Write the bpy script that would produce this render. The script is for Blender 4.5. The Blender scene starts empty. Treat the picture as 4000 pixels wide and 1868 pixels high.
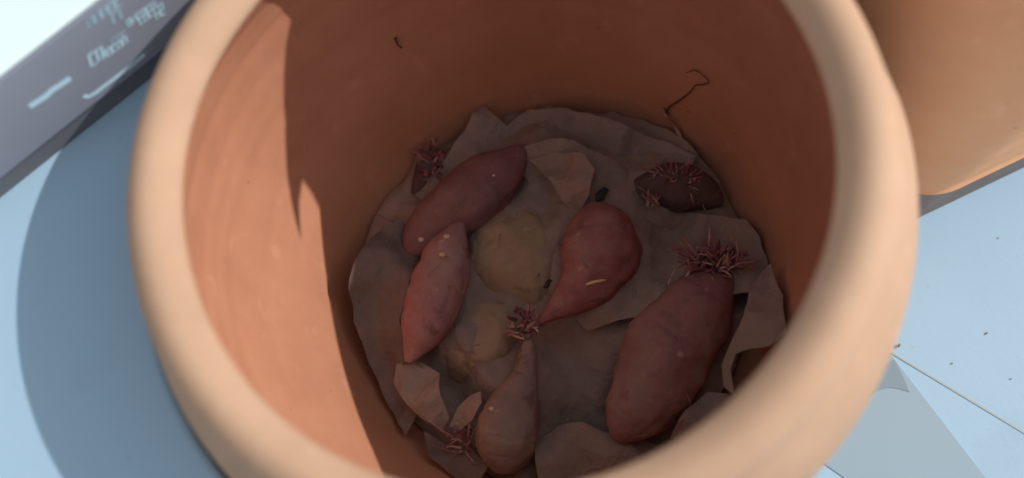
import bpy, bmesh, math, random
from mathutils import Vector, Matrix, noise as N
random.seed(7)
S = 0.12                                   # one unit = inner radius of the pot mouth, 12 cm
sc = bpy.context.scene
COL = sc.collection

# ------------------------------------------------------------------ camera
CAM = Vector((0.48736, -1.25925, 2.99234))
ROT = Matrix(((0.98956, 0.04444, 0.13713), (0.0, 0.95128, -0.30832), (-0.14415, 0.30510, 0.94135)))
FPX = 4200.0
cd = bpy.data.cameras.new('camera'); cam = bpy.data.objects.new('camera', cd); COL.objects.link(cam)
cd.sensor_width = 36; cd.lens = FPX / 4000 * 36; cd.clip_start = .01; cd.clip_end = 100
m4 = ROT.to_4x4(); m4.translation = CAM * S; cam.matrix_world = m4
cd.dof.use_dof = True; cd.dof.focus_distance = 4.45 * S; cd.dof.aperture_fstop = 3.0
sc.camera = cam
# ------------------------------------------------------------------ light
SUN_AZ, SUN_EL = 15.0, 35.0
w = bpy.data.worlds.new('World'); sc.world = w; w.use_nodes = True
nt = w.node_tree; bg = nt.nodes['Background']
sky = nt.nodes.new('ShaderNodeTexSky'); sky.sky_type = 'NISHITA'; sky.sun_disc = False
sky.sun_elevation = math.radians(SUN_EL); sky.sun_rotation = math.radians(90 - SUN_AZ)
hs = nt.nodes.new('ShaderNodeHueSaturation'); hs.inputs['Saturation'].default_value = .12      # hazy, nearly white sky
nt.links.new(sky.outputs[0], hs.inputs['Color']); nt.links.new(hs.outputs[0], bg.inputs[0]); bg.inputs[1].default_value = 0.15
sd = bpy.data.lights.new('sun', 'SUN'); sd.energy = 3.3; sd.angle = math.radians(.6); sd.color = (1, .93, .84)
so = bpy.data.objects.new('sun', sd); COL.objects.link(so)
a, e = math.radians(SUN_AZ), math.radians(SUN_EL)
SDIR = Vector((math.cos(a) * math.cos(e), math.sin(a) * math.cos(e), math.sin(e)))
so.rotation_euler = SDIR.to_track_quat('Z', 'Y').to_euler()
so.location = SDIR * 3
vs = sc.view_settings; vs.view_transform = 'Standard'; vs.look = 'None'; vs.exposure = 0.0; vs.gamma = 1

# ------------------------------------------------------------------ helpers
def ray(px, py):
    return ROT @ Vector(((px - 2000) / FPX, -(py - 934) / FPX, -1))
def at(px, py, z):                         # photo pixel -> point on the level z
    d = ray(px, py); t = (z - CAM.z) / d.z
    return CAM + d * t
def on_plane(px, py, p0, n):
    d = ray(px, py); t = (p0 - CAM).dot(n) / d.dot(n)
    return CAM + d * t
def obj(name, verts, faces, mat, parent=None, smooth=False, loc=None):
    me = bpy.data.meshes.new(name)
    o3 = Vector(loc) if loc is not None else Vector((0, 0, 0))
    me.from_pydata([(Vector(v) - o3) * S for v in verts], [], faces)
    bm = bmesh.new(); bm.from_mesh(me); bmesh.ops.recalc_face_normals(bm, faces=bm.faces); bm.to_mesh(me); bm.free()
    if smooth:
        for p in me.polygons: p.use_smooth = True
    me.materials.append(mat)
    o = bpy.data.objects.new(name, me); COL.objects.link(o)
    o.location = o3 * S
    if parent is not None:
        o.parent = parent
        o.location = (o3 * S) - parent.matrix_basis.translation if loc is not None else -parent.matrix_basis.translation
    return o
def empty(name, loc):
    o = bpy.data.objects.new(name, None); COL.objects.link(o); o.location = Vector(loc) * S
    o.empty_display_size = .02
    return o
def tag(o, label=None, cat=None, group=None, kind=None):
    if label: o['label'] = label
    if cat: o['category'] = cat
    if group: o['group'] = group
    if kind: o['kind'] = kind
    return o
def sm(x):
    x = max(0, min(1, x)); return x * x * (3 - 2 * x)
def catmull(pts, n):
    pts = [Vector(p) for p in pts]; P = [2 * pts[0] - pts[1]] + pts + [2 * pts[-1] - pts[-2]]
    out = []
    for i in range(1, len(P) - 2):
        for k in range(n):
            t = k / n
            out.append(.5 * ((2 * P[i]) + (P[i + 1] - P[i - 1]) * t + (2 * P[i - 1] - 5 * P[i] + 4 * P[i + 1] - P[i + 2]) * t * t + (3 * P[i] - P[i - 1] - 3 * P[i + 1] + P[i + 2]) * t ** 3))
    out.append(P[-2]); return out
def tube(path, rad, seg=8, seed=0, rough=0., freq=5., groove=0.):
    """closed lofted tube, rad = list of radii; returns verts, faces"""
    V, F = [], []
    n = len(path); up = Vector((0.13, .21, 1)).normalized()
    for i, p in enumerate(path):
        t = (path[min(i + 1, n - 1)] - path[max(i - 1, 0)]).normalized()
        s_ = t.cross(up).normalized(); u_ = s_.cross(t).normalized()
        for k in range(seg):
            an = 2 * math.pi * k / seg
            d = s_ * math.cos(an) + u_ * math.sin(an)
            q = p + d * rad[i]
            if rough:
                q += d * rough * rad[i] * (N.noise(q * freq + Vector((seed, 0, 0))) + .5 * N.noise(q * freq * 2.3 + Vector((0, seed, 0))))
            if groove:                          # short cross scars and lengthwise dents
                g1 = N.noise(Vector((i * .75 + seed * 3, math.cos(an) * 1.6, math.sin(an) * 1.6))); g2 = N.noise(Vector((i * .06 + seed, math.cos(an) * 2.2, math.sin(an) * 2.2 + 9)))
                q -= d * rad[i] * groove * (max(0, g1 - .12) * 1.3 + abs(g2) * 1.2)
            V.append(q)
    for i in range(n - 1):
        for k in range(seg):
            F.append((i * seg + k, i * seg + (k + 1) % seg, (i + 1) * seg + (k + 1) % seg, (i + 1) * seg + k))
    F.append(tuple(range(seg))[::-1]); F.append(tuple((n - 1) * seg + k for k in range(seg)))
    return V, F
def lathe(prof, seg=160, wob=0., ridge=0.):
    V, F = [], []
    n = len(prof)
    for k in range(seg):
        an = 2 * math.pi * k / seg; c, s_ = math.cos(an), math.sin(an)
        for (r, z) in prof:
            d = wob * N.noise(Vector((c * 1.3, s_ * 1.3, z * 2))) + ridge * (math.sin(z * 70 + 2 * N.noise(Vector((c, s_, z)))) * N.noise(Vector((c * .7, s_ * .7, z * 5))))
            V.append(((r + d) * c, (r + d) * s_, z + d * .5))
    for k in range(seg):
        k2 = (k + 1) % seg
        for i in range(n - 1):
            F.append((k * n + i, k2 * n + i, k2 * n + i + 1, k * n + i + 1))
    return V, F

# ------------------------------------------------------------------ materials
def mat(name, base, rough=.8, spec=.3):
    m = bpy.data.materials.new(name); m.use_nodes = True
    b = m.node_tree.nodes['Principled BSDF']
    b.inputs['Base Color'].default_value = (*base, 1); b.inputs['Roughness'].default_value = rough
    b.inputs['Specular IOR Level'].default_value = spec
    return m
def nodes(m): return m.node_tree.nodes, m.node_tree.links, m.node_tree.nodes['Principled BSDF']
def noise_mix(m, cols, scale, detail=4, pos=None, coord='Object', stretch=None, rough=.6):
    n, l, b = nodes(m)
    tc = n.new('ShaderNodeTexCoord'); src = tc.outputs[coord]
    if stretch:
        mp = n.new('ShaderNodeMapping'); mp.inputs['Scale'].default_value = stretch; l.new(src, mp.inputs[0]); src = mp.outputs[0]
    t = n.new('ShaderNodeTexNoise'); t.inputs['Scale'].default_value = scale; t.inputs['Detail'].default_value = detail; t.inputs['Roughness'].default_value = rough
    l.new(src, t.inputs['Vector'])
    r = n.new('ShaderNodeValToRGB'); l.new(t.outputs[0], r.inputs[0])
    el = r.color_ramp.elements
    pos = pos or [.3 + .4 * i / (len(cols) - 1) for i in range(len(cols))]
    while len(el) < len(cols): el.new(.5)
    for i, c in enumerate(cols): el[i].position = pos[i]; el[i].color = (*c, 1)
    l.new(r.outputs[0], b.inputs['Base Color'])
    return src, r
def bump(m, src, scale, strength, dist=.001, detail=5):
    n, l, b = nodes(m)
    t = n.new('ShaderNodeTexNoise'); t.inputs['Scale'].default_value = scale; t.inputs['Detail'].default_value = detail
    l.new(src, t.inputs['Vector'])
    bp = n.new('ShaderNodeBump'); bp.inputs['Strength'].default_value = strength; bp.inputs['Distance'].default_value = dist
    l.new(t.outputs[0], bp.inputs['Height'])
    if b.inputs['Normal'].is_linked: l.new(b.inputs['Normal'].links[0].from_socket, bp.inputs['Normal'])
    l.new(bp.outputs[0], b.inputs['Normal'])
def mix_spots(m, src, col, scale, lo, hi, fac=1.):
    """small stains / specks with their own shape over the base colour"""
    n, l, b = nodes(m)
    t = n.new('ShaderNodeTexNoise'); t.inputs['Scale'].default_value = scale; t.inputs['Detail'].default_value = 3
    l.new(src, t.inputs['Vector'])
    mr = n.new('ShaderNodeMapRange'); mr.inputs[1].default_value = lo; mr.inputs[2].default_value = hi; mr.inputs[4].default_value = fac
    l.new(t.outputs[0], mr.inputs[0])
    mx = n.new('ShaderNodeMix'); mx.data_type = 'RGBA'
    l.new(mr.outputs[0], mx.inputs[0]); l.new(b.inputs['Base Color'].links[0].from_socket, mx.inputs[6]); mx.inputs[7].default_value = (*col, 1)
    l.new(mx.outputs[2], b.inputs['Base Color'])

def terracotta(name, c0, c1, c2):
    m = mat(name, c1, .75, .25)
    s_, _ = noise_mix(m, [tuple(x * .94 for x in c0), c1, tuple(min(1, x * 1.05) for x in c2)], 11, 9, rough=.68)
    mix_spots(m, s_, tuple(min(1, x * 1.2 + .04) for x in c2), 60, .62, .75, .35)
    mix_spots(m, s_, tuple(x * .5 for x in c0), 170, .72, .80, .6)
    bump(m, s_, 900, .12, .0004); bump(m, s_, 60, .15, .001)
    return m
TERRA = terracotta('terracotta_rim', (.455, .295, .20), (.49, .318, .217), (.515, .345, .24))
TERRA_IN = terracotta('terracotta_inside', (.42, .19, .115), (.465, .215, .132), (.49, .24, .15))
TERRA_F = terracotta('shade_toned_foot', (.27, .19, .165), (.31, .22, .19), (.34, .25, .215))  # darkened terracotta: shade of the lower band is put into the foot colour
TERRA_P = terracotta('terracotta_planter', (.75, .38, .20), (.81, .42, .225), (.83, .455, .255))
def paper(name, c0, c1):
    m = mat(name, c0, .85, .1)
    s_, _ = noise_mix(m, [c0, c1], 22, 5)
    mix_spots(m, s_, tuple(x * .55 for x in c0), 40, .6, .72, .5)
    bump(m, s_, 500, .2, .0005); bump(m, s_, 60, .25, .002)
    n, l, b = nodes(m)                                             # fine crumple creases
    for sc_, st_ in ((55, .75), (140, .45)):
        nz = n.new('ShaderNodeTexNoise'); nz.inputs['Scale'].default_value = sc_ * .6; l.new(s_, nz.inputs['Vector'])
        mx = n.new('ShaderNodeMix'); mx.data_type = 'VECTOR'; mx.inputs[0].default_value = .06
        l.new(s_, mx.inputs[4]); l.new(nz.outputs['Color'], mx.inputs[5])
        vo = n.new('ShaderNodeTexVoronoi'); vo.feature = 'F1'; vo.inputs['Scale'].default_value = sc_; l.new(mx.outputs[1], vo.inputs['Vector'])
        bp = n.new('ShaderNodeBump'); bp.inputs['Strength'].default_value = st_; bp.inputs['Distance'].default_value = .12 / sc_
        l.new(vo.outputs['Distance'], bp.inputs['Height']); l.new(b.inputs['Normal'].links[0].from_socket, bp.inputs['Normal']); l.new(bp.outputs[0], b.inputs['Normal'])
    return m
PAPER = [paper('brown_paper', (.275, .20, .175), (.34, .25, .212)), paper('grey_brown_paper', (.285, .212, .19), (.345, .262, .235)), paper('shade_toned_paper', (.155, .11, .10), (.205, .148, .134))]  # third one is darkened, with the shade by the wall put into its colour
def skin(name, c, spots=(.55, .42, .33)):
    c = [tuple(x * .93 for x in q) for q in c]
    m = mat(name, c[0], .78, .15)
    s_, _ = noise_mix(m, c, 34, 8, pos=[.34, .5, .64], rough=.72)
    mix_spots(m, s_, tuple(x * .8 + y for x, y in zip(c[2], (.06, .05, .045))), 14, .50, .68, .45)            # dry dusty bloom
    mix_spots(m, s_, spots, 130, .66, .76, .5)
    mix_spots(m, s_, (.11, .06, .05), 85, .63, .74, .6)
    bump(m, s_, 260, .5, .0009); bump(m, s_, 60, .5, .0025)
    return m
SK_ROSE = skin('rose_potato_skin', [(.30, .13, .14), (.36, .165, .165), (.39, .23, .20)])
SK_RED = skin('red_potato_skin', [(.27, .095, .10), (.33, .13, .13), (.36, .20, .165)])
SK_DULL = skin('dull_potato_skin', [(.27, .14, .138), (.32, .165, .155), (.32, .205, .175)])
SK_DUSK = skin('dusky_potato_skin', [(.20, .088, .092), (.245, .105, .108), (.25, .135, .125)], (.40, .28, .23))
SK_DARK = skin('dark_potato_skin', [(.10, .06, .062), (.135, .075, .075), (.14, .09, .085)], (.22, .15, .13))
SK_BROWN = skin('brown_potato_skin', [(.25, .17, .15), (.30, .20, .175), (.31, .225, .185)])
SK_TAN = skin('tan_potato_skin', [(.36, .25, .165), (.41, .285, .19), (.42, .295, .20)])
SPROUT = mat('purple_sprout', (.3, .1, .12), .5, .3); noise_mix(SPROUT, [(.15, .05, .075), (.27, .10, .115), (.50, .33, .28)], 90, 2, pos=[.35, .5, .68])
SPROUT_P = mat('pink_sprout', (.5, .25, .22), .5, .3); noise_mix(SPROUT_P, [(.28, .11, .12), (.47, .26, .24), (.70, .53, .44)], 70, 2, pos=[.35, .5, .66])
ROOT = mat('dark_root', (.13, .055, .04), .8)
STRAW = mat('straw', (.75, .55, .25), .7)
SPECK = mat('pale_bud', (.58, .44, .31), .7)
DEBRIS_HOLE = mat('debris_and_hole_dark', (.03, .035, .03), .8)  # loose dark bits, and the painted dark of a hole in the paper
SOIL = mat('soil_crumb', (.30, .20, .09), .9)
TABLE = mat('pale_blue_plastic', (.5, .66, .76), .42, .35)
s_, _ = noise_mix(TABLE, [(.365, .55, .72), (.39, .575, .745)], 5, 4)
mix_spots(TABLE, s_, (.30, .40, .48), 11, .56, .74, .4)
mix_spots(TABLE, s_, (.22, .26, .28), 55, .745, .79, .6)
mix_spots(TABLE, s_, (.30, .38, .42), 220, .70, .78, .5)
bump(TABLE, s_, 30, .10, .002); bump(TABLE, s_, 400, .12, .0006)
LINE = mat('seam_dirt', (.40, .48, .52), .8)
GREY = mat('shade_wedge_grey', (.28, .38, .46), .5, .3); noise_mix(GREY, [(.295, .41, .50), (.32, .435, .53)], 8, 4)  # table shade put into a flat grey colour
GREY2 = mat('darker_grey_notch', (.24, .32, .39), .5, .3)
BOXW = mat('white_box', (.74, .90, .95), .5)
BOXG = mat('grey_printed_card', (.20, .225, .27), .5); noise_mix(BOXG, [(.22, .245, .315), (.28, .31, .39)], 9, 3)
BOXD = mat('dark_grey_card', (.13, .14, .165), .7)
PRINT = mat('pale_blue_print', (.52, .76, .92), .5)
PRINT2 = mat('faded_blue_print', (.36, .52, .66), .5)

# ------------------------------------------------------------------ setting: table top and the raised ledge left of the pot
HT = -1.70
LEDGE = -0.43
def ground_sheet():
    xs = [-9, -6, -4, -3, -2] + [-1 + .2 * i for i in range(21)] + [4, 6, 9]
    V = [(x, y, HT + .001 * N.noise(Vector((x, y, 0)) * 1.1)) for y in xs for x in xs]; nx = len(xs)
    F = [(j * nx + i, j * nx + i + 1, (j + 1) * nx + i + 1, (j + 1) * nx + i) for j in range(nx - 1) for i in range(nx - 1)]
    return V, F
V, F = ground_sheet()
g = obj('table_top', V, F, TABLE, smooth=True); tag(g, kind='structure')
# seam of the table: a thin raised line of trapped dirt
p0, p1 = at(3440, 1352, HT), at(4060, 1726, HT)
sq = (p1 - p0).normalized().cross(Vector((0, 0, 1))) * .0045
V = [p + o_ for o_ in (sq, -sq) for p in (p0, p1)]
V = [(v.x, v.y, HT + z) for z in (-.002, .0028) for v in V]
obj('seam', V, [(4, 5, 7, 6), (0, 1, 5, 4), (2, 3, 7, 6)], LINE, g)
# shade wedge on the table, painted as a thin grey sheet beside the pot
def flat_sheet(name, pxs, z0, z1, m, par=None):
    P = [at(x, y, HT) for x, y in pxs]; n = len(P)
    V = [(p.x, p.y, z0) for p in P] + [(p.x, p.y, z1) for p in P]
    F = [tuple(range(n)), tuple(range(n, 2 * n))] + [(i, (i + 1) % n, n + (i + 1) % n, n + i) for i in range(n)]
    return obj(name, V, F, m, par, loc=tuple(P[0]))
gs_ = flat_sheet('shade_wedge', [(3478, 1385), (3600, 1543), (3850, 1868), (4010, 2080), (3700, 2150), (3300, 1868), (3190, 1792), (3250, 1700), (3350, 1560), (3420, 1460)], HT - .002, HT + .004, GREY)
tag(gs_, 'flat grey sheet painted as the shade on the blue table at lower right beside the pot', 'sheet')
tp = flat_sheet('dark_notch', [(3430, 1440), (3492, 1405), (3525, 1470), (3552, 1533), (3515, 1520), (3470, 1514), (3420, 1530), (3390, 1560)], HT + .0038, HT + .0062, GREY2, gs_)  # darker grey patch at the notch of the wedge
# ledge with round cut-out where the pot stands
def ledge():
    top = []
    for i in range(61):
        an = math.radians(92 + (268 - 92) * i / 60); top.append((1.335 * math.cos(an), 1.335 * math.sin(an)))
    out = [(-.05, -7), (-8, -7), (-8, 7), (-.05, 7)]
    ring = top + out
    n = len(ring)
    V = [(x, y, LEDGE) for x, y in ring] + [(x, y, HT - .06) for x, y in ring]
    F = [tuple(range(n))] + [(i, (i + 1) % n, n + (i + 1) % n, n + i) for i in range(n)]
    return V, F
V, F = ledge()
lg = obj('ledge', V, F, TABLE); tag(lg, kind='structure')
bv = lg.modifiers.new('bevel', 'BEVEL'); bv.width = .003; bv.segments = 3; bv.limit_method = 'ANGLE'

# ------------------------------------------------------------------ the pot
FLOOR = -1.66
inner = [(0.0, FLOOR), (.5, FLOOR), (.80, FLOOR), (.835, -1.62), (.86, -1.55), (.925, -1.4), (1.0, -1.2), (1.085, -1.0), (1.15, -.8), (1.19, -.6), (1.2, -.45), (1.185, -.32), (1.14, -.2), (1.085, -.12), (1.04, -.075)]
rim = [(p.x, p.y) for p in catmull([(1.022, -.05, 0), (1.010, -.03, 0), (1.014, -.004, 0), (1.036, .022, 0), (1.066, .044, 0), (1.097, .055, 0), (1.128, .052, 0), (1.157, .036, 0), (1.180, .008, 0), (1.190, -.03, 0), (1.177, -.075, 0)], 3)]
outer = [(1.172, -.085), (1.176, -.125), (1.215, -.18), (1.265, -.25), (1.298, -.33), (1.31, -.42), (1.30, -.56), (1.265, -.75), (1.20, -1.0), (1.12, -1.25), (1.03, -1.48), (.96, -1.62), (.93, HT + .03), (.91, HT + .004), (0, HT + .004)]
pot = empty('terracotta_pot', (0, 0, HT))
tag(pot, 'round bellied terracotta pot with a thick rolled rim, holding paper and sweet potatoes', 'pot')
def dense(prof, step=.06):
    o = []
    for i in range(len(prof) - 1):
        (r0, z0), (r1, z1) = prof[i], prof[i + 1]; k = max(1, int(math.hypot(r1 - r0, z1 - z0) / step))
        for j in range(k): o.append((r0 + (r1 - r0) * j / k, z0 + (z1 - z0) * j / k))
    return o + [prof[-1]]
V, F = lathe([inner[-1]] + rim + [outer[0]], wob=.008); obj('rim', V, F, TERRA, pot, True)
V, F = lathe(dense(outer), wob=.008); obj('outer_wall', V, F, TERRA, pot, True)
V, F = lathe(dense(inner, .015), wob=.008, ridge=.0022); obj('inner_wall', V, F, TERRA_IN, pot, True)

# ------------------------------------------------------------------ brown paper in the pot
def inwall(z):
    for i in range(len(inner) - 1):
        (r0, z0), (r1, z1) = inner[i], inner[i + 1]
        if z0 <= z <= z1 and z1 > z0: return r0 + (r1 - r0) * (z - z0) / (z1 - z0)
    return .8
def crumple(seed, amp=.3):
    rn = random.Random(seed); off = Vector((rn.uniform(-50, 50), rn.uniform(-50, 50), rn.uniform(-50, 50)))
    def f(x, y):
        p = Vector((x, y, 0)); p += Vector((N.noise(p * 2 + off), N.noise(p * 2 - off), 0)) * .12
        d1 = N.voronoi(p * 2.1 + off)[0]; d2 = N.voronoi(p * 5.0 - off)[0]; d3 = N.voronoi(p * 11 + off)[0]
        z = .20 * (d1[0] - .45) - .07 * max(0, .25 - (d1[1] - d1[0])) + .055 * (d2[0] - .4) + .012 * (d3[0] - .4)
        return z * amp / .19
    return f
CRADLE = []
for line in ([(2030, 600, 45), (1960, 670, 100), (1870, 745, 130), (1760, 825, 120), (1670, 910, 100), (1610, 975, 62)],
             [(1788, 905, 45), (1755, 980, 88), (1722, 1080, 116), (1690, 1190, 118), (1655, 1290, 92), (1615, 1370, 45)],
             [(2335, 850, 110), (2340, 920, 150), (2335, 1000, 168), (2300, 1080, 140), (2240, 1150, 92), (2170, 1210, 45)],
             [(2840, 1060, 45), (2790, 1120, 100), (2735, 1200, 142), (2660, 1310, 172), (2590, 1420, 178), (2530, 1530, 165), (2470, 1630, 125), (2430, 1690, 70)],
             [(2062, 1390, 38), (2050, 1480, 58), (2020, 1570, 92), (1990, 1660, 122), (1975, 1740, 122), (1970, 1810, 88)]):
    CRADLE.append([(p.x, p.y, r) for p, r in ((q, w_.x * 4.5 / FPX) for q, w_ in zip(catmull([at(x, y, -1.42) for x, y, w_ in line], 4), catmull([(w_, 0, 0) for x, y, w_ in line], 4)))])
def cradle(X, Y):
    z = 0
    for L in CRADLE:
        e_ = min(math.hypot(X - x, Y - y) - r for x, y, r in L)
        z = max(z, .045 * math.exp(-(max(0, e_) / .075) ** 2))
    return z
HUMPS = [(1990, 1000, .10, .26), (1880, 1340, .07, .22), (2340, 1400, .05, .2), (2780, 1000, .04, .2)]
def hump(X, Y):
    z = 0
    for px, py, hh, wd in HUMPS:
        c = at(px, py, -1.5); z += hh * math.exp(-((X - c.x) ** 2 + (Y - c.y) ** 2) / (2 * (wd * .55) ** 2))
    return z
def sheet(name, outline, z0, m, seed, lift=0., amp=.1, tilt=(0, 0), grid=.022, th=.0035, is_px=True, curl=.0, label=None):
    pts = [at(x, y, z0) for x, y in outline] if is_px else [Vector((x, y, z0)) for x, y in outline]
    # ragged outline
    dens = []
    for i in range(len(pts)):
        p, q = pts[i], pts[(i + 1) % len(pts)]; k = max(1, int((q - p).length / .03))
        for j in range(k):
            s = p.lerp(q, j / k); nn = N.noise(s * 14 + Vector((seed, 0, 0)))
            dens.append(s + Vector((nn, N.noise(s * 14 + Vector((0, seed, 0))), 0)) * .006)
    bm = bmesh.new()
    vs_ = [bm.verts.new((p.x, p.y, 0)) for p in dens]
    bm.faces.new(vs_)
    xs = [p.x for p in dens]; ys = [p.y for p in dens]
    x = min(xs) + grid
    while x < max(xs):
        bmesh.ops.bisect_plane(bm, geom=bm.verts[:] + bm.edges[:] + bm.faces[:], plane_co=(x, 0, 0), plane_no=(1, 0, 0)); x += grid
    y = min(ys) + grid
    while y < max(ys):
        bmesh.ops.bisect_plane(bm, geom=bm.verts[:] + bm.edges[:] + bm.faces[:], plane_co=(0, y, 0), plane_no=(0, 1, 0)); y += grid
    cf = crumple(seed, amp=amp); cx, cy = sum(xs) / len(xs), sum(ys) / len(ys)
    for v in bm.verts:
        X, Y = v.co.x, v.co.y; r = math.hypot(X, Y)
        z = z0 + cf(X, Y) + (hump(X, Y) if not is_px else 0) + cradle(X, Y) + .012 * N.noise(Vector((X * 6, Y * 6, seed))) + tilt[0] * (X - cx) + tilt[1] * (Y - cy)
        z += lift * sm((r - .62) / .28)
        z = max(z, FLOOR + .012)
        lim = inwall(z) - .012
        if r > lim: v.co.x *= lim / r; v.co.y *= lim / r
        v.co.z = z
    bmesh.ops.triangulate(bm, faces=[f for f in bm.faces if len(f.verts) > 4])
    o0 = Vector((cx, cy, z0))
    me = bpy.data.meshes.new(name)
    for v in bm.verts: v.co = (v.co - o0) * S
    bm.to_mesh(me); bm.free()
    for p in me.polygons: p.use_smooth = True
    me.materials.append(m)
    o = bpy.data.objects.new(name, me); COL.objects.link(o); o.location = o0 * S
    md = o.modifiers.new('thickness', 'SOLIDIFY'); md.thickness = th * S; md.offset = -1
    es = o.modifiers.new('sharp', 'EDGE_SPLIT'); es.split_angle = math.radians(32)
    tag(o, label, 'paper', 'brown paper packed in the pot')
    return o
circ = [(.865 * math.cos(math.tau * i / 48), .865 * math.sin(math.tau * i / 48)) for i in range(48)]
sheet('paper_sheet', circ, -1.575, PAPER[0], 3, lift=.03, amp=.3, is_px=False, label='bottom brown paper layer lying under all the sweet potatoes')
sheet('paper_sheet', [(1640, 790), (1720, 690), (1800, 590), (1870, 490), (1906, 452), (1940, 480), (1985, 512), (2030, 475), (2075, 450), (2230, 462), (2407, 522), (2600, 586), (2720, 645), (2690, 740), (2560, 760), (2400, 740), (2200, 670), (2000, 690), (1800, 800), (1700, 850)], -1.54, PAPER[1], 11, lift=.10, amp=.28, label='brown paper sheet standing against the back wall of the pot, with a notched upper edge')
sheet('paper_sheet', [(2050, 610), (2150, 575), (2250, 580), (2380, 640), (2460, 680), (2478, 730), (2490, 790), (2540, 825), (2580, 832), (2655, 812), (2760, 850), (2910, 880), (2960, 960), (3010, 1100), (2960, 1180), (2820, 1180), (2650, 1200), (2480, 1260), (2300, 1300), (2150, 1150), (2200, 900), (2180, 830), (2090, 740), (2040, 680)], -1.47, PAPER[0], 23, lift=.03, amp=.30, label='torn brown paper sheet under the heart-shaped red potato and the sprouted one at right')
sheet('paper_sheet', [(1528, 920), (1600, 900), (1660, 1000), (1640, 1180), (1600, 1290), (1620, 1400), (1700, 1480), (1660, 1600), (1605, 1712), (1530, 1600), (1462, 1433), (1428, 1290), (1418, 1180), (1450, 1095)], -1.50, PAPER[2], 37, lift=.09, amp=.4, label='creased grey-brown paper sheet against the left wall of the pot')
sheet('paper_sheet', [(1560, 1430), (1640, 1420), (1730, 1470), (1742, 1560), (1768, 1640), (1738, 1688), (1660, 1640), (1600, 1588), (1540, 1500)], -1.44, PAPER[1], 41, amp=.35, tilt=(.12, .1), label='folded paper flap with a sharp corner below the rosy potato')
sheet('paper_sheet', [(1762, 1672), (1800, 1610), (1850, 1560), (1893, 1545), (1902, 1590), (1870, 1655), (1800, 1690)], -1.43, PAPER[1], 43, amp=.35, tilt=(-.2, .1), label='small leaf-shaped paper fold left of the pear-shaped potato')
sheet('paper_sheet', [(2090, 1740), (2180, 1665), (2280, 1655), (2350, 1690), (2480, 1712), (2580, 1740), (2620, 1800), (2500, 1900), (2300, 1990), (2120, 1960)], -1.44, PAPER[0], 47, lift=.04, amp=.30, label='flat brown paper piece between the pear-shaped potato and the big dull potato')
sheet('paper_sheet', [(2930, 1130), (3000, 1070), (3040, 1200), (3045, 1345), (2990, 1395), (2920, 1400), (2868, 1412), (2848, 1470), (2862, 1560), (2822, 1530), (2815, 1450), (2850, 1370), (2900, 1270)], -1.38, PAPER[1], 53, lift=.10, amp=.35, tilt=(.3, 0), label='curled paper strip at the right wall with a dark hollow below it')
sheet('paper_sheet', [(2620, 1720), (2680, 1620), (2760, 1545), (2840, 1555), (2880, 1600), (2800, 1680), (2700, 1740)], -1.42, PAPER[1], 59, amp=.35, label='small paper fold at lower right below the curled strip')
sheet('paper_sheet', [(2070, 640), (2160, 610), (2290, 640), (2330, 700), (2310, 790), (2250, 835), (2200, 790), (2150, 720)], -1.42, PAPER[0], 61, amp=.35, label='crumpled torn paper scrap above the heart-shaped red potato')
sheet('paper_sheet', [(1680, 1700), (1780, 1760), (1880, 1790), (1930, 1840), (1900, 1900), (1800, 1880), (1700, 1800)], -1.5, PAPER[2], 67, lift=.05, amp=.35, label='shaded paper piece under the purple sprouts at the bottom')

# ------------------------------------------------------------------ sweet potatoes
def potato(label, line, zc, m, seed, flat=.9, group='sweet potatoes in the pot'):
    """line: (px, py, half width px[, dz]) along the axis"""
    pts, rad = [], []
    for q in line:
        p = at(q[0], q[1], zc + (q[3] if len(q) > 3 else 0)); pts.append(p)
        rad.append(Vector((q[2] * (CAM - p).length * .97 / FPX, 0, 0)))
    path = catmull(pts, 9); rr = [max(.006, v.x) for v in catmull(rad, 9)]
    base = sum(pts, Vector()) / len(pts)
    V, F = tube(path, rr, 48, seed, .18, 5.0, .085)
    root = empty('sweet_potato', base)
    b = obj('tuber', V, F, m, root, True)
    b.modifiers.new('sub', 'SUBSURF').render_levels = 1
    rn = random.Random(seed)
    for k in range(7):
        i = rn.randrange(6, len(path) - 6); an = rn.uniform(.5, 2.6)
        t = (path[i + 1] - path[i - 1]).normalized(); s2 = t.cross(Vector((0, 0, 1))).normalized()
        d = s2 * math.cos(an) + Vector((0, 0, 1)) * math.sin(an); c = path[i] + d * rr[i] * .93
        L = rn.uniform(.03, .075); tw = (t * rn.uniform(-1, 1) + s2 * rn.uniform(-1, 1)).normalized()
        V, F = tube(catmull([c, c + d * L * .3 + tw * L * .4, c + d * L * .25 + tw * L + t * rn.uniform(-.02, .02)], 3), [.0028, .0025, .0022, .002, .0016, .0013, .001], 5)
        obj('rootlet', V, F, SK_BROWN, root, True, loc=tuple(c))
    tag(root, label, 'sweet potato', group)
    return root
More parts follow.
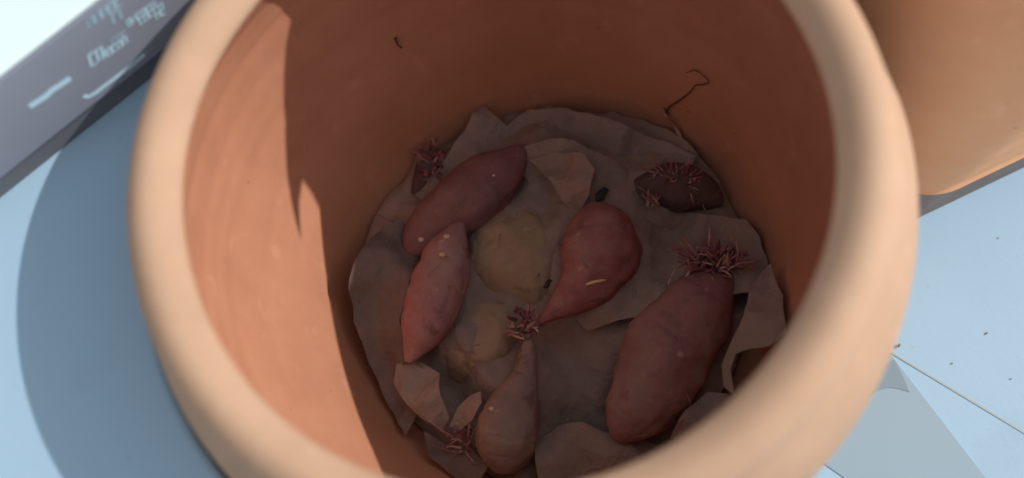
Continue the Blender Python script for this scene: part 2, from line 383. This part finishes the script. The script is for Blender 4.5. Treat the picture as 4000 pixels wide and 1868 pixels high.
def sprouts(par, px, py, z, spread, n, m, length=(.05, .10), r=(.006, .010), updir=(0, 0, 1), seed=1, cone=1.0):
    rn = random.Random(seed); up = Vector(updir).normalized()
    for i in range(n):
        an = rn.uniform(0, math.tau); rr = math.sqrt(rn.random())
        c = at(px + spread[0] * rr * math.cos(an), py + spread[1] * rr * math.sin(an), z + rn.uniform(-.02, .02) - .03 * rr)
        d = (up + Vector((rn.gauss(0, .5) * cone + .9 * rr * math.cos(an) * cone, rn.gauss(0, .5) * cone - .9 * rr * math.sin(an) * cone, rn.gauss(0, .2)))).normalized()
        L = rn.uniform(*length) * (1.6 if rn.random() < .15 else 1); bend = Vector((rn.gauss(0, .42), rn.gauss(0, .42), rn.gauss(0, .3))) * L
        pts = catmull([c - d * .02, c + d * L * .5 + bend * .3, c + d * L + bend], 3)
        k = len(pts); r0 = rn.uniform(*r) * rn.uniform(.6, .95)
        V, F = tube(pts, [r0 * (1 - .75 * (j / (k - 1)) ** 2) for j in range(k)], 6)
        obj('sprout', V, F, m if rn.random() < .58 else SPROUT_P, par, True, loc=tuple(c))
def bud(par, px, py, z, r):
    c = at(px, py, z); V, F = tube([c + Vector((r * 1.2 * math.cos(t), 0, r * .2 * math.sin(t * 3))) for t in (math.pi, 2.2, 1.57, .9, 0)], [r * .2, r * .8, r, r * .8, r * .2], 8, 3, .4, 60)
    obj('bud', V, F, SPECK, par, True, loc=tuple(c))

A = potato('long dull-red potato at upper left, reaching from the back paper to the left wall', [(2068, 572, 8), (2030, 600, 45), (1960, 670, 100), (1870, 745, 130), (1760, 825, 120), (1670, 910, 100), (1610, 975, 62), (1580, 1010, 18)], -1.40, SK_DUSK, 1)
bud(A, 1645, 935, -1.29, .010); bud(A, 1928, 685, -1.26, .006)
sprouts(A, 1572, 992, -1.40, (16, 38), 9, SPROUT_P, (.02, .045), (.008, .012), (-.6, -.2, .8), 5)
B = potato('rosy potato with two pale buds at its top, left of centre', [(1808, 868, 10), (1788, 905, 45), (1755, 980, 88), (1722, 1080, 116), (1690, 1190, 118), (1655, 1290, 92), (1615, 1370, 45), (1592, 1418, 12)], -1.34, SK_ROSE, 2)
bud(B, 1745, 924, -1.26, .012); bud(B, 1727, 994, -1.215, .011)
C = potato('heart-shaped red potato with a pointed tail at the centre of the pot', [(2330, 800, 40), (2335, 850, 110), (2340, 920, 150), (2335, 1000, 168), (2300, 1080, 140), (2240, 1150, 92), (2170, 1210, 45), (2105, 1262, 12)], -1.36, SK_RED, 3)
D = potato('largest potato, dull red, below the bright sprout cluster at lower right', [(2840, 1060, 45), (2790, 1120, 100), (2735, 1200, 142), (2660, 1310, 172), (2590, 1420, 178), (2530, 1530, 165), (2470, 1630, 125), (2430, 1690, 70), (2410, 1725, 20)], -1.38, SK_DULL, 4)
sprouts(D, 2800, 1020, -1.27, (112, 55), 110, SPROUT, (.02, .05), (.007, .012), (.05, .25, 1), 9)
sprouts(D, 2700, 1010, -1.27, (25, 40), 9, SPROUT_P, (.05, .08), (.007, .010), (-.6, .1, .6), 10, .5)
Ee = potato('pear-shaped grey-brown potato with a narrow neck at the bottom', [(2065, 1330, 20), (2062, 1390, 38), (2050, 1480, 58), (2020, 1570, 92), (1990, 1660, 122), (1975, 1740, 122), (1970, 1810, 88), (1968, 1855, 30)], -1.36, SK_BROWN, 5)
bud(Ee, 1920, 1597, -1.26, .010)
sprouts(Ee, 2040, 1270, -1.34, (55, 62), 44, SPROUT, (.015, .045), (.008, .013), (0, .1, 1), 13)
sprouts(Ee, 1995, 1300, -1.32, (10, 14), 3, SPROUT_P, (.03, .05), (.009, .012), (-.2, 0, 1), 14)
sprouts(Ee, 1820, 1730, -1.38, (60, 50), 26, SPROUT, (.03, .075), (.006, .010), (-.6, .3, .6), 15)
Ff = potato('smooth tan potato half buried in the paper at the centre', [(1880, 830, 30), (1925, 880, 120), (1985, 960, 175), (2040, 1050, 175), (2085, 1140, 120), (2110, 1210, 35)], -1.555, SK_TAN, 6)
G2 = potato('pale tan potato end half buried left of the middle sprout cluster', [(1780, 1490, 30), (1810, 1440, 105), (1860, 1370, 150), (1925, 1290, 150), (1970, 1220, 110), (2000, 1170, 30)], -1.575, SK_TAN, 8)
Gg = potato('dark potato with a fan of pink sprouts in the gap at upper right', [(2470, 730, 30), (2540, 735, 75), (2630, 730, 105), (2720, 745, 95), (2790, 780, 50), (2820, 800, 12)], -1.47, SK_DARK, 7)
sprouts(Gg, 2660, 690, -1.34, (65, 42), 30, SPROUT, (.025, .06), (.006, .0095), (.2, .1, .9), 21)
sprouts(Gg, 2545, 790, -1.38, (32, 24), 14, SPROUT_P, (.02, .05), (.006, .009), (0, 0, 1), 22)
sprouts(Gg, 2580, 680, -1.36, (40, 20), 6, SPROUT_P, (.03, .06), (.006, .009), (-.8, -.1, .5), 23, .6)
Hh = potato('dark purple sprouting potato hidden behind the paper at upper left', [(1620, 770, 20), (1650, 710, 45), (1690, 640, 55), (1730, 590, 20)], -1.50, SK_DARK, 9)
sprouts(Hh, 1690, 640, -1.42, (45, 75), 34, SPROUT, (.02, .05), (.007, .011), (.1, 0, 1), 31)
sprouts(Hh, 1550, 880, -1.42, (25, 22), 4, SPROUT_P, (.05, .09), (.006, .009), (-.5, .3, .5), 32)

# roots and stem on the inner wall
def wallpt(px, py, inset=.012):
    d = ray(px, py); t = 2.0
    while t < 8:
        p = CAM + d * t
        if p.z < -.05 and math.hypot(p.x, p.y) > inwall(p.z) - inset: return p
        t += .004
    return p
def strand(name, label, cat, pxs, r, m, par=None, inset=.012, taper=True):
    pts = catmull([wallpt(x, y, inset) for x, y in pxs], 5); n = len(pts)
    V, F = tube(pts, [r * ((1 - .6 * i / n) if taper else 1) for i in range(n)], 7, 4, .3, 30)
    o = obj(name, V, F, m, par, True, loc=tuple(pts[0]))
    if label: tag(o, label, cat)
    return o
st = strand('bent_shoot', 'pinkish bent shoot leaning on the back wall above the sprouts at upper right', 'shoot', [(2612, 592), (2645, 588), (2664, 570), (2655, 530), (2625, 480), (2600, 450), (2588, 425)], .013, SPROUT_P, None, .03)
strand('root', 'thin dark dried root clinging to the inner wall at upper right', 'root', [(2588, 425), (2600, 452), (2612, 420), (2640, 402), (2690, 365), (2715, 335), (2740, 332), (2768, 322), (2750, 298), (2715, 275), (2680, 285)], .0045, ROOT)
strand('root', 'tiny dark root mark high on the back wall at upper left', 'root', [(1545, 150), (1555, 175), (1570, 188)], .006, ROOT)

# straw, crumbs
p, q = at(2290, 1112, -1.17), at(2368, 1092, -1.17)
V, F = tube([p.lerp(q, i / 4) + Vector((0, 0, .01 * math.sin(i))) for i in range(5)], [.004, .006, .006, .005, .003], 6)
tag(obj('straw', V, F, STRAW, None, True, loc=tuple(p)), 'short yellow straw lying on the heart-shaped red potato', 'straw')
def crumb(label, px, py, z, r, m):
    c = at(px, py, z)
    V, F = tube([c + Vector((r * k * .6, r * .5 * k + r * .3 * math.sin(k * 2), .3 * r * math.cos(k))) for k in (-2, -1.5, -1, -.5, 0, .5, 1, 1.5, 2)], [r * .15, r * .5, r * .7, r * .8, r * .7, r * .75, r * .6, r * .4, r * .1], 10, px, .5, 25)
    tag(obj('crumb', V, F, m, None, True, loc=tuple(c)), label, 'crumb')
crumb('dark crumb on the tan potato beside the red heart-shaped one', 2140, 1110, -1.33, .016, DEBRIS_HOLE)
crumb('dark bead painted as the shaded hole in the torn paper scrap above the red potato', 2352, 762, -1.37, .024, DEBRIS_HOLE)  # dark hole in the paper, its shade painted as a bead
crumb('ochre soil crumb on the pale blue table at lower right', 3488, 1500, HT - .01, .007, SOIL)
crumb('small soil crumb beside the pot where the table seam starts', 3512, 1350, HT + .008, .006, SOIL)
crumb('dark speck on the lower right corner of the table', 3466, 1681, HT - .08, .004, SOIL)
for nm, px, py in (('a faint brown crumb on the table near the right picture edge, level with the seam start', 3950, 1480), ('tiny pale-brown crumb between the seam and the open table at right', 3720, 1420), ('tiny brown crumb just below the planter foot at right', 3900, 930)):
    crumb(nm[2:] if nm.startswith('a ') else nm, px, py, HT + .003, .0028, SOIL)
crumb('small dark speck on the open table right of the pot', 3855, 1302, HT + .004, .004, SOIL)

# ------------------------------------------------------------------ second, larger terracotta planter standing right of the pot
BA, BB = at(3580, 858, HT), at(4000, 657, HT)
bd = (BB - BA); bd.z = 0; bd.normalize(); bn = Vector((-bd.y, bd.x, 0))     # bn points back (away from the viewer)
C0 = BA - bd * .16 - bn * .03
planter = empty('terracotta_planter', C0 + bd * 1.0 + bn * .9)
tag(planter, 'large terracotta planter with a smooth wall, cropped at the upper right behind the pot', 'planter')
def footprint(inset, R, W=2.0, DP=1.9, n=14):
    P = []
    for (cx, cy, a0) in ((R, R, 180), (W - R, R, 270), (W - R, DP - R, 0), (R, DP - R, 90)):
        for i in range(n + 1):
            t = math.radians(a0 + 90 * i / n); rr = R - inset
            P.append(C0 + bd * (cx + rr * math.cos(t)) + bn * (cy + rr * math.sin(t)))
    return P
def shell(name, rows, m):
    """rows: (inset, z) from first to last, swept round the footprint"""
    V, F = [], []; n = 0
    for ins, z in rows:
        P = footprint(ins, .14 + .56 * sm((z - HT) / 1.5)); n = len(P)
        for p in P:
            w_ = .006 * N.noise(p * 2 + Vector((0, 0, z * 3)))
            V.append((p.x + w_, p.y + w_, z))
    for j in range(len(rows) - 1):
        for i in range(n):
            F.append((j * n + i, j * n + (i + 1) % n, (j + 1) * n + (i + 1) % n, (j + 1) * n + i))
    return obj(name, V, F, m, planter, True)
rows = [(-.01, HT + .39), (.0, HT + .41)]
for k in range(1, 40):                                             # faint throwing ridges
    z = HT + .41 + 1.22 * k / 39; rows.append((-.015 * math.sin(math.pi * k / 39) + .004 * math.sin(k * 2.1) * math.sin(k * .7), z))
shell('wall', rows + [(.09, -.06), (.10, -1.4)], TERRA_P)
blocker_outline = [(.36, -.80), (.40, -.57), (.46, -.54), (.52, -.50), (.575, -.44), (.615, -.375), (.53, -.372), (.39, -.40), (.44, -.37), (.61, -.29), (.79, -.21), (.9, -.13), (1.0, -.06), (1.06, .0), (1.12, -.2), (1.15, -.8)]
a_, e2 = math.radians(SUN_AZ), math.radians(SUN_EL)
V = []
for off in (0, .006):
    for u, v in blocker_outline:                                             # added out-of-view blocker inside the left wall, cut to notch the sunlight
        q0 = C0 + bd * (.13 + off); s0 = (u - (-q0.x * math.sin(a_) + q0.y * math.cos(a_))) / (-bn.x * math.sin(a_) + bn.y * math.cos(a_))
        q = q0 + bn * s0; h_ = q.x * math.cos(a_) + q.y * math.sin(a_)
        V.append((q.x, q.y, (v + math.sin(e2) * h_) / math.cos(e2)))
nl = len(blocker_outline)
obj('sun_notch_blocker', V, [tuple(range(nl)), tuple(range(nl, 2 * nl))] + [(i, (i + 1) % nl, nl + (i + 1) % nl, nl + i) for i in range(nl)], PAPER[0], planter)
shell('foot', [(.0, HT + .392), (.014, HT + .38), (.03, HT + .012), (.045, HT + .003)], TERRA_F)
shell('rim', [(.02, -.08), (-.04, -.06), (-.05, .02), (-.03, .06), (.06, .07), (.10, .02), (.10, -.08)], TERRA_P)

# ------------------------------------------------------------------ printed box on the ledge, upper left
P0, P1 = at(0, 800, LEDGE), at(320, 545, LEDGE)
xd = (P1 - P0).normalized(); nn = Vector((xd.y, -xd.x, 0))            # nn faces the pot
zb = min(on_plane(0, 715, P0, nn).z, on_plane(590, 236, P0, nn).z); zt = on_plane(0, 290, P0, nn).z
print('box', zb, zt, P0, P1)
box = empty('printed_box', P0 + xd * .4 - nn * .5 + Vector((0, 0, 0)))
tag(box, 'white box with a dark grey printed side panel, at the upper left behind the pot', 'box')
def prism(name, x0, x1, d0, d1, z0, z1, m, bev=.004):
    V = []
    for z in (z0, z1):
        for (x, d) in ((x0, d0), (x1, d0), (x1, d1), (x0, d1)):
            q = P0 + xd * x + nn * d; V.append((q.x, q.y, z))
    F = [(0, 1, 2, 3), (4, 5, 6, 7), (0, 1, 5, 4), (1, 2, 6, 5), (2, 3, 7, 6), (3, 0, 4, 7)]
    o = obj(name, V, F, m, box); b = o.modifiers.new('bevel', 'BEVEL'); b.width = bev * S; b.segments = 2
    return o
prism('base', -1.2, 1.3, -1.2, -.02, LEDGE + .002, zb, BOXD)
prism('body', -1.2, 1.32, -1.22, -.001, zb + .001, zt - .012, BOXG, .02)
prism('lid', -1.22, 1.34, -1.24, .006, zt - .010, zt + .01, BOXW, .012)
def mark(name, pxs, wpx, m, off=.0002):
    """printed stroke on the side panel, laid out along photo-derived panel coordinates"""
    pts = [on_plane(x, y, P0, nn) for x, y in pxs]
    wd = wpx * 3.6 / FPX
    V, F = [], []
    for i, p in enumerate(pts):
        t = (pts[min(i + 1, len(pts) - 1)] - pts[max(i - 1, 0)]).normalized(); s = t.cross(nn).normalized() * wd / 2
        for o_ in (0., .0008):
            V += [p + s + nn * (off + o_), p - s + nn * (off + o_)]
    for i in range(len(pts) - 1):
        k = i * 4
        F += [(k + 2, k + 3, k + 7, k + 6), (k, k + 2, k + 6, k + 4), (k + 1, k + 5, k + 7, k + 3)]
    F += [(0, 1, 3, 2), (4 * len(pts) - 4, 4 * len(pts) - 3, 4 * len(pts) - 1, 4 * len(pts) - 2)]
    return obj(name, V, F, m, box)
mark('printed_dash', [(115, 417), (180, 376), (200, 355), (240, 330), (275, 305)], 30, PRINT)
mark('printed_bracket', [(326, 374), (345, 379), (370, 365), (440, 312), (510, 260), (565, 212)], 22, PRINT)
rn = random.Random(5)
def text_row(x0, y0, x1, y1, h, n, m, wd):
    """row of small letter-like strokes, too blurred in the photo to be read"""
    dx, dy = (x1 - x0) / n, (y1 - y0) / n
    for i in range(n):
        cx, cy = x0 + dx * (i + .5), y0 + dy * (i + .5); hx, hy = -.30 * h, -.95 * h      # letters lean along the panel's upright
        w2x, w2y = dx * .36, dy * .36
        k = rn.randrange(4)
        if k == 0: P = [(cx - w2x, cy - w2y), (cx - w2x + hx, cy - w2y + hy), (cx + w2x + hx, cy + w2y + hy), (cx + w2x, cy + w2y)]
        elif k == 1: P = [(cx + w2x + hx, cy + w2y + hy), (cx - w2x + hx, cy - w2y + hy), (cx - w2x, cy - w2y), (cx + w2x, cy + w2y)]
        elif k == 2: P = [(cx - w2x, cy - w2y), (cx - w2x + hx, cy - w2y + hy), (cx + w2x, cy + w2y), (cx + w2x + hx, cy + w2y + hy)]
        else: P = [(cx - w2x + hx, cy - w2y + hy), (cx - w2x, cy - w2y), (cx + w2x, cy + w2y), (cx + w2x + hx, cy + w2y + hy), (cx - w2x + hx, cy - w2y + hy)]
        mark('printed_letter', P, wd, m, .0002 + .0001 * i)
text_row(345, 110, 480, 15, 34, 5, PRINT2, 13)
text_row(440, 95, 480, 70, 36, 1, PRINT2, 14)
text_row(355, 262, 410, 222, 44, 2, PRINT, 13)
text_row(400, 235, 500, 165, 26, 5, PRINT, 10)
text_row(440, 180, 500, 138, 24, 3, PRINT2, 9)
text_row(500, 105, 610, 25, 22, 6, PRINT, 9)
text_row(545, 98, 640, 30, 22, 5, PRINT, 9)
text_row(610, 78, 650, 50, 20, 2, PRINT, 9)
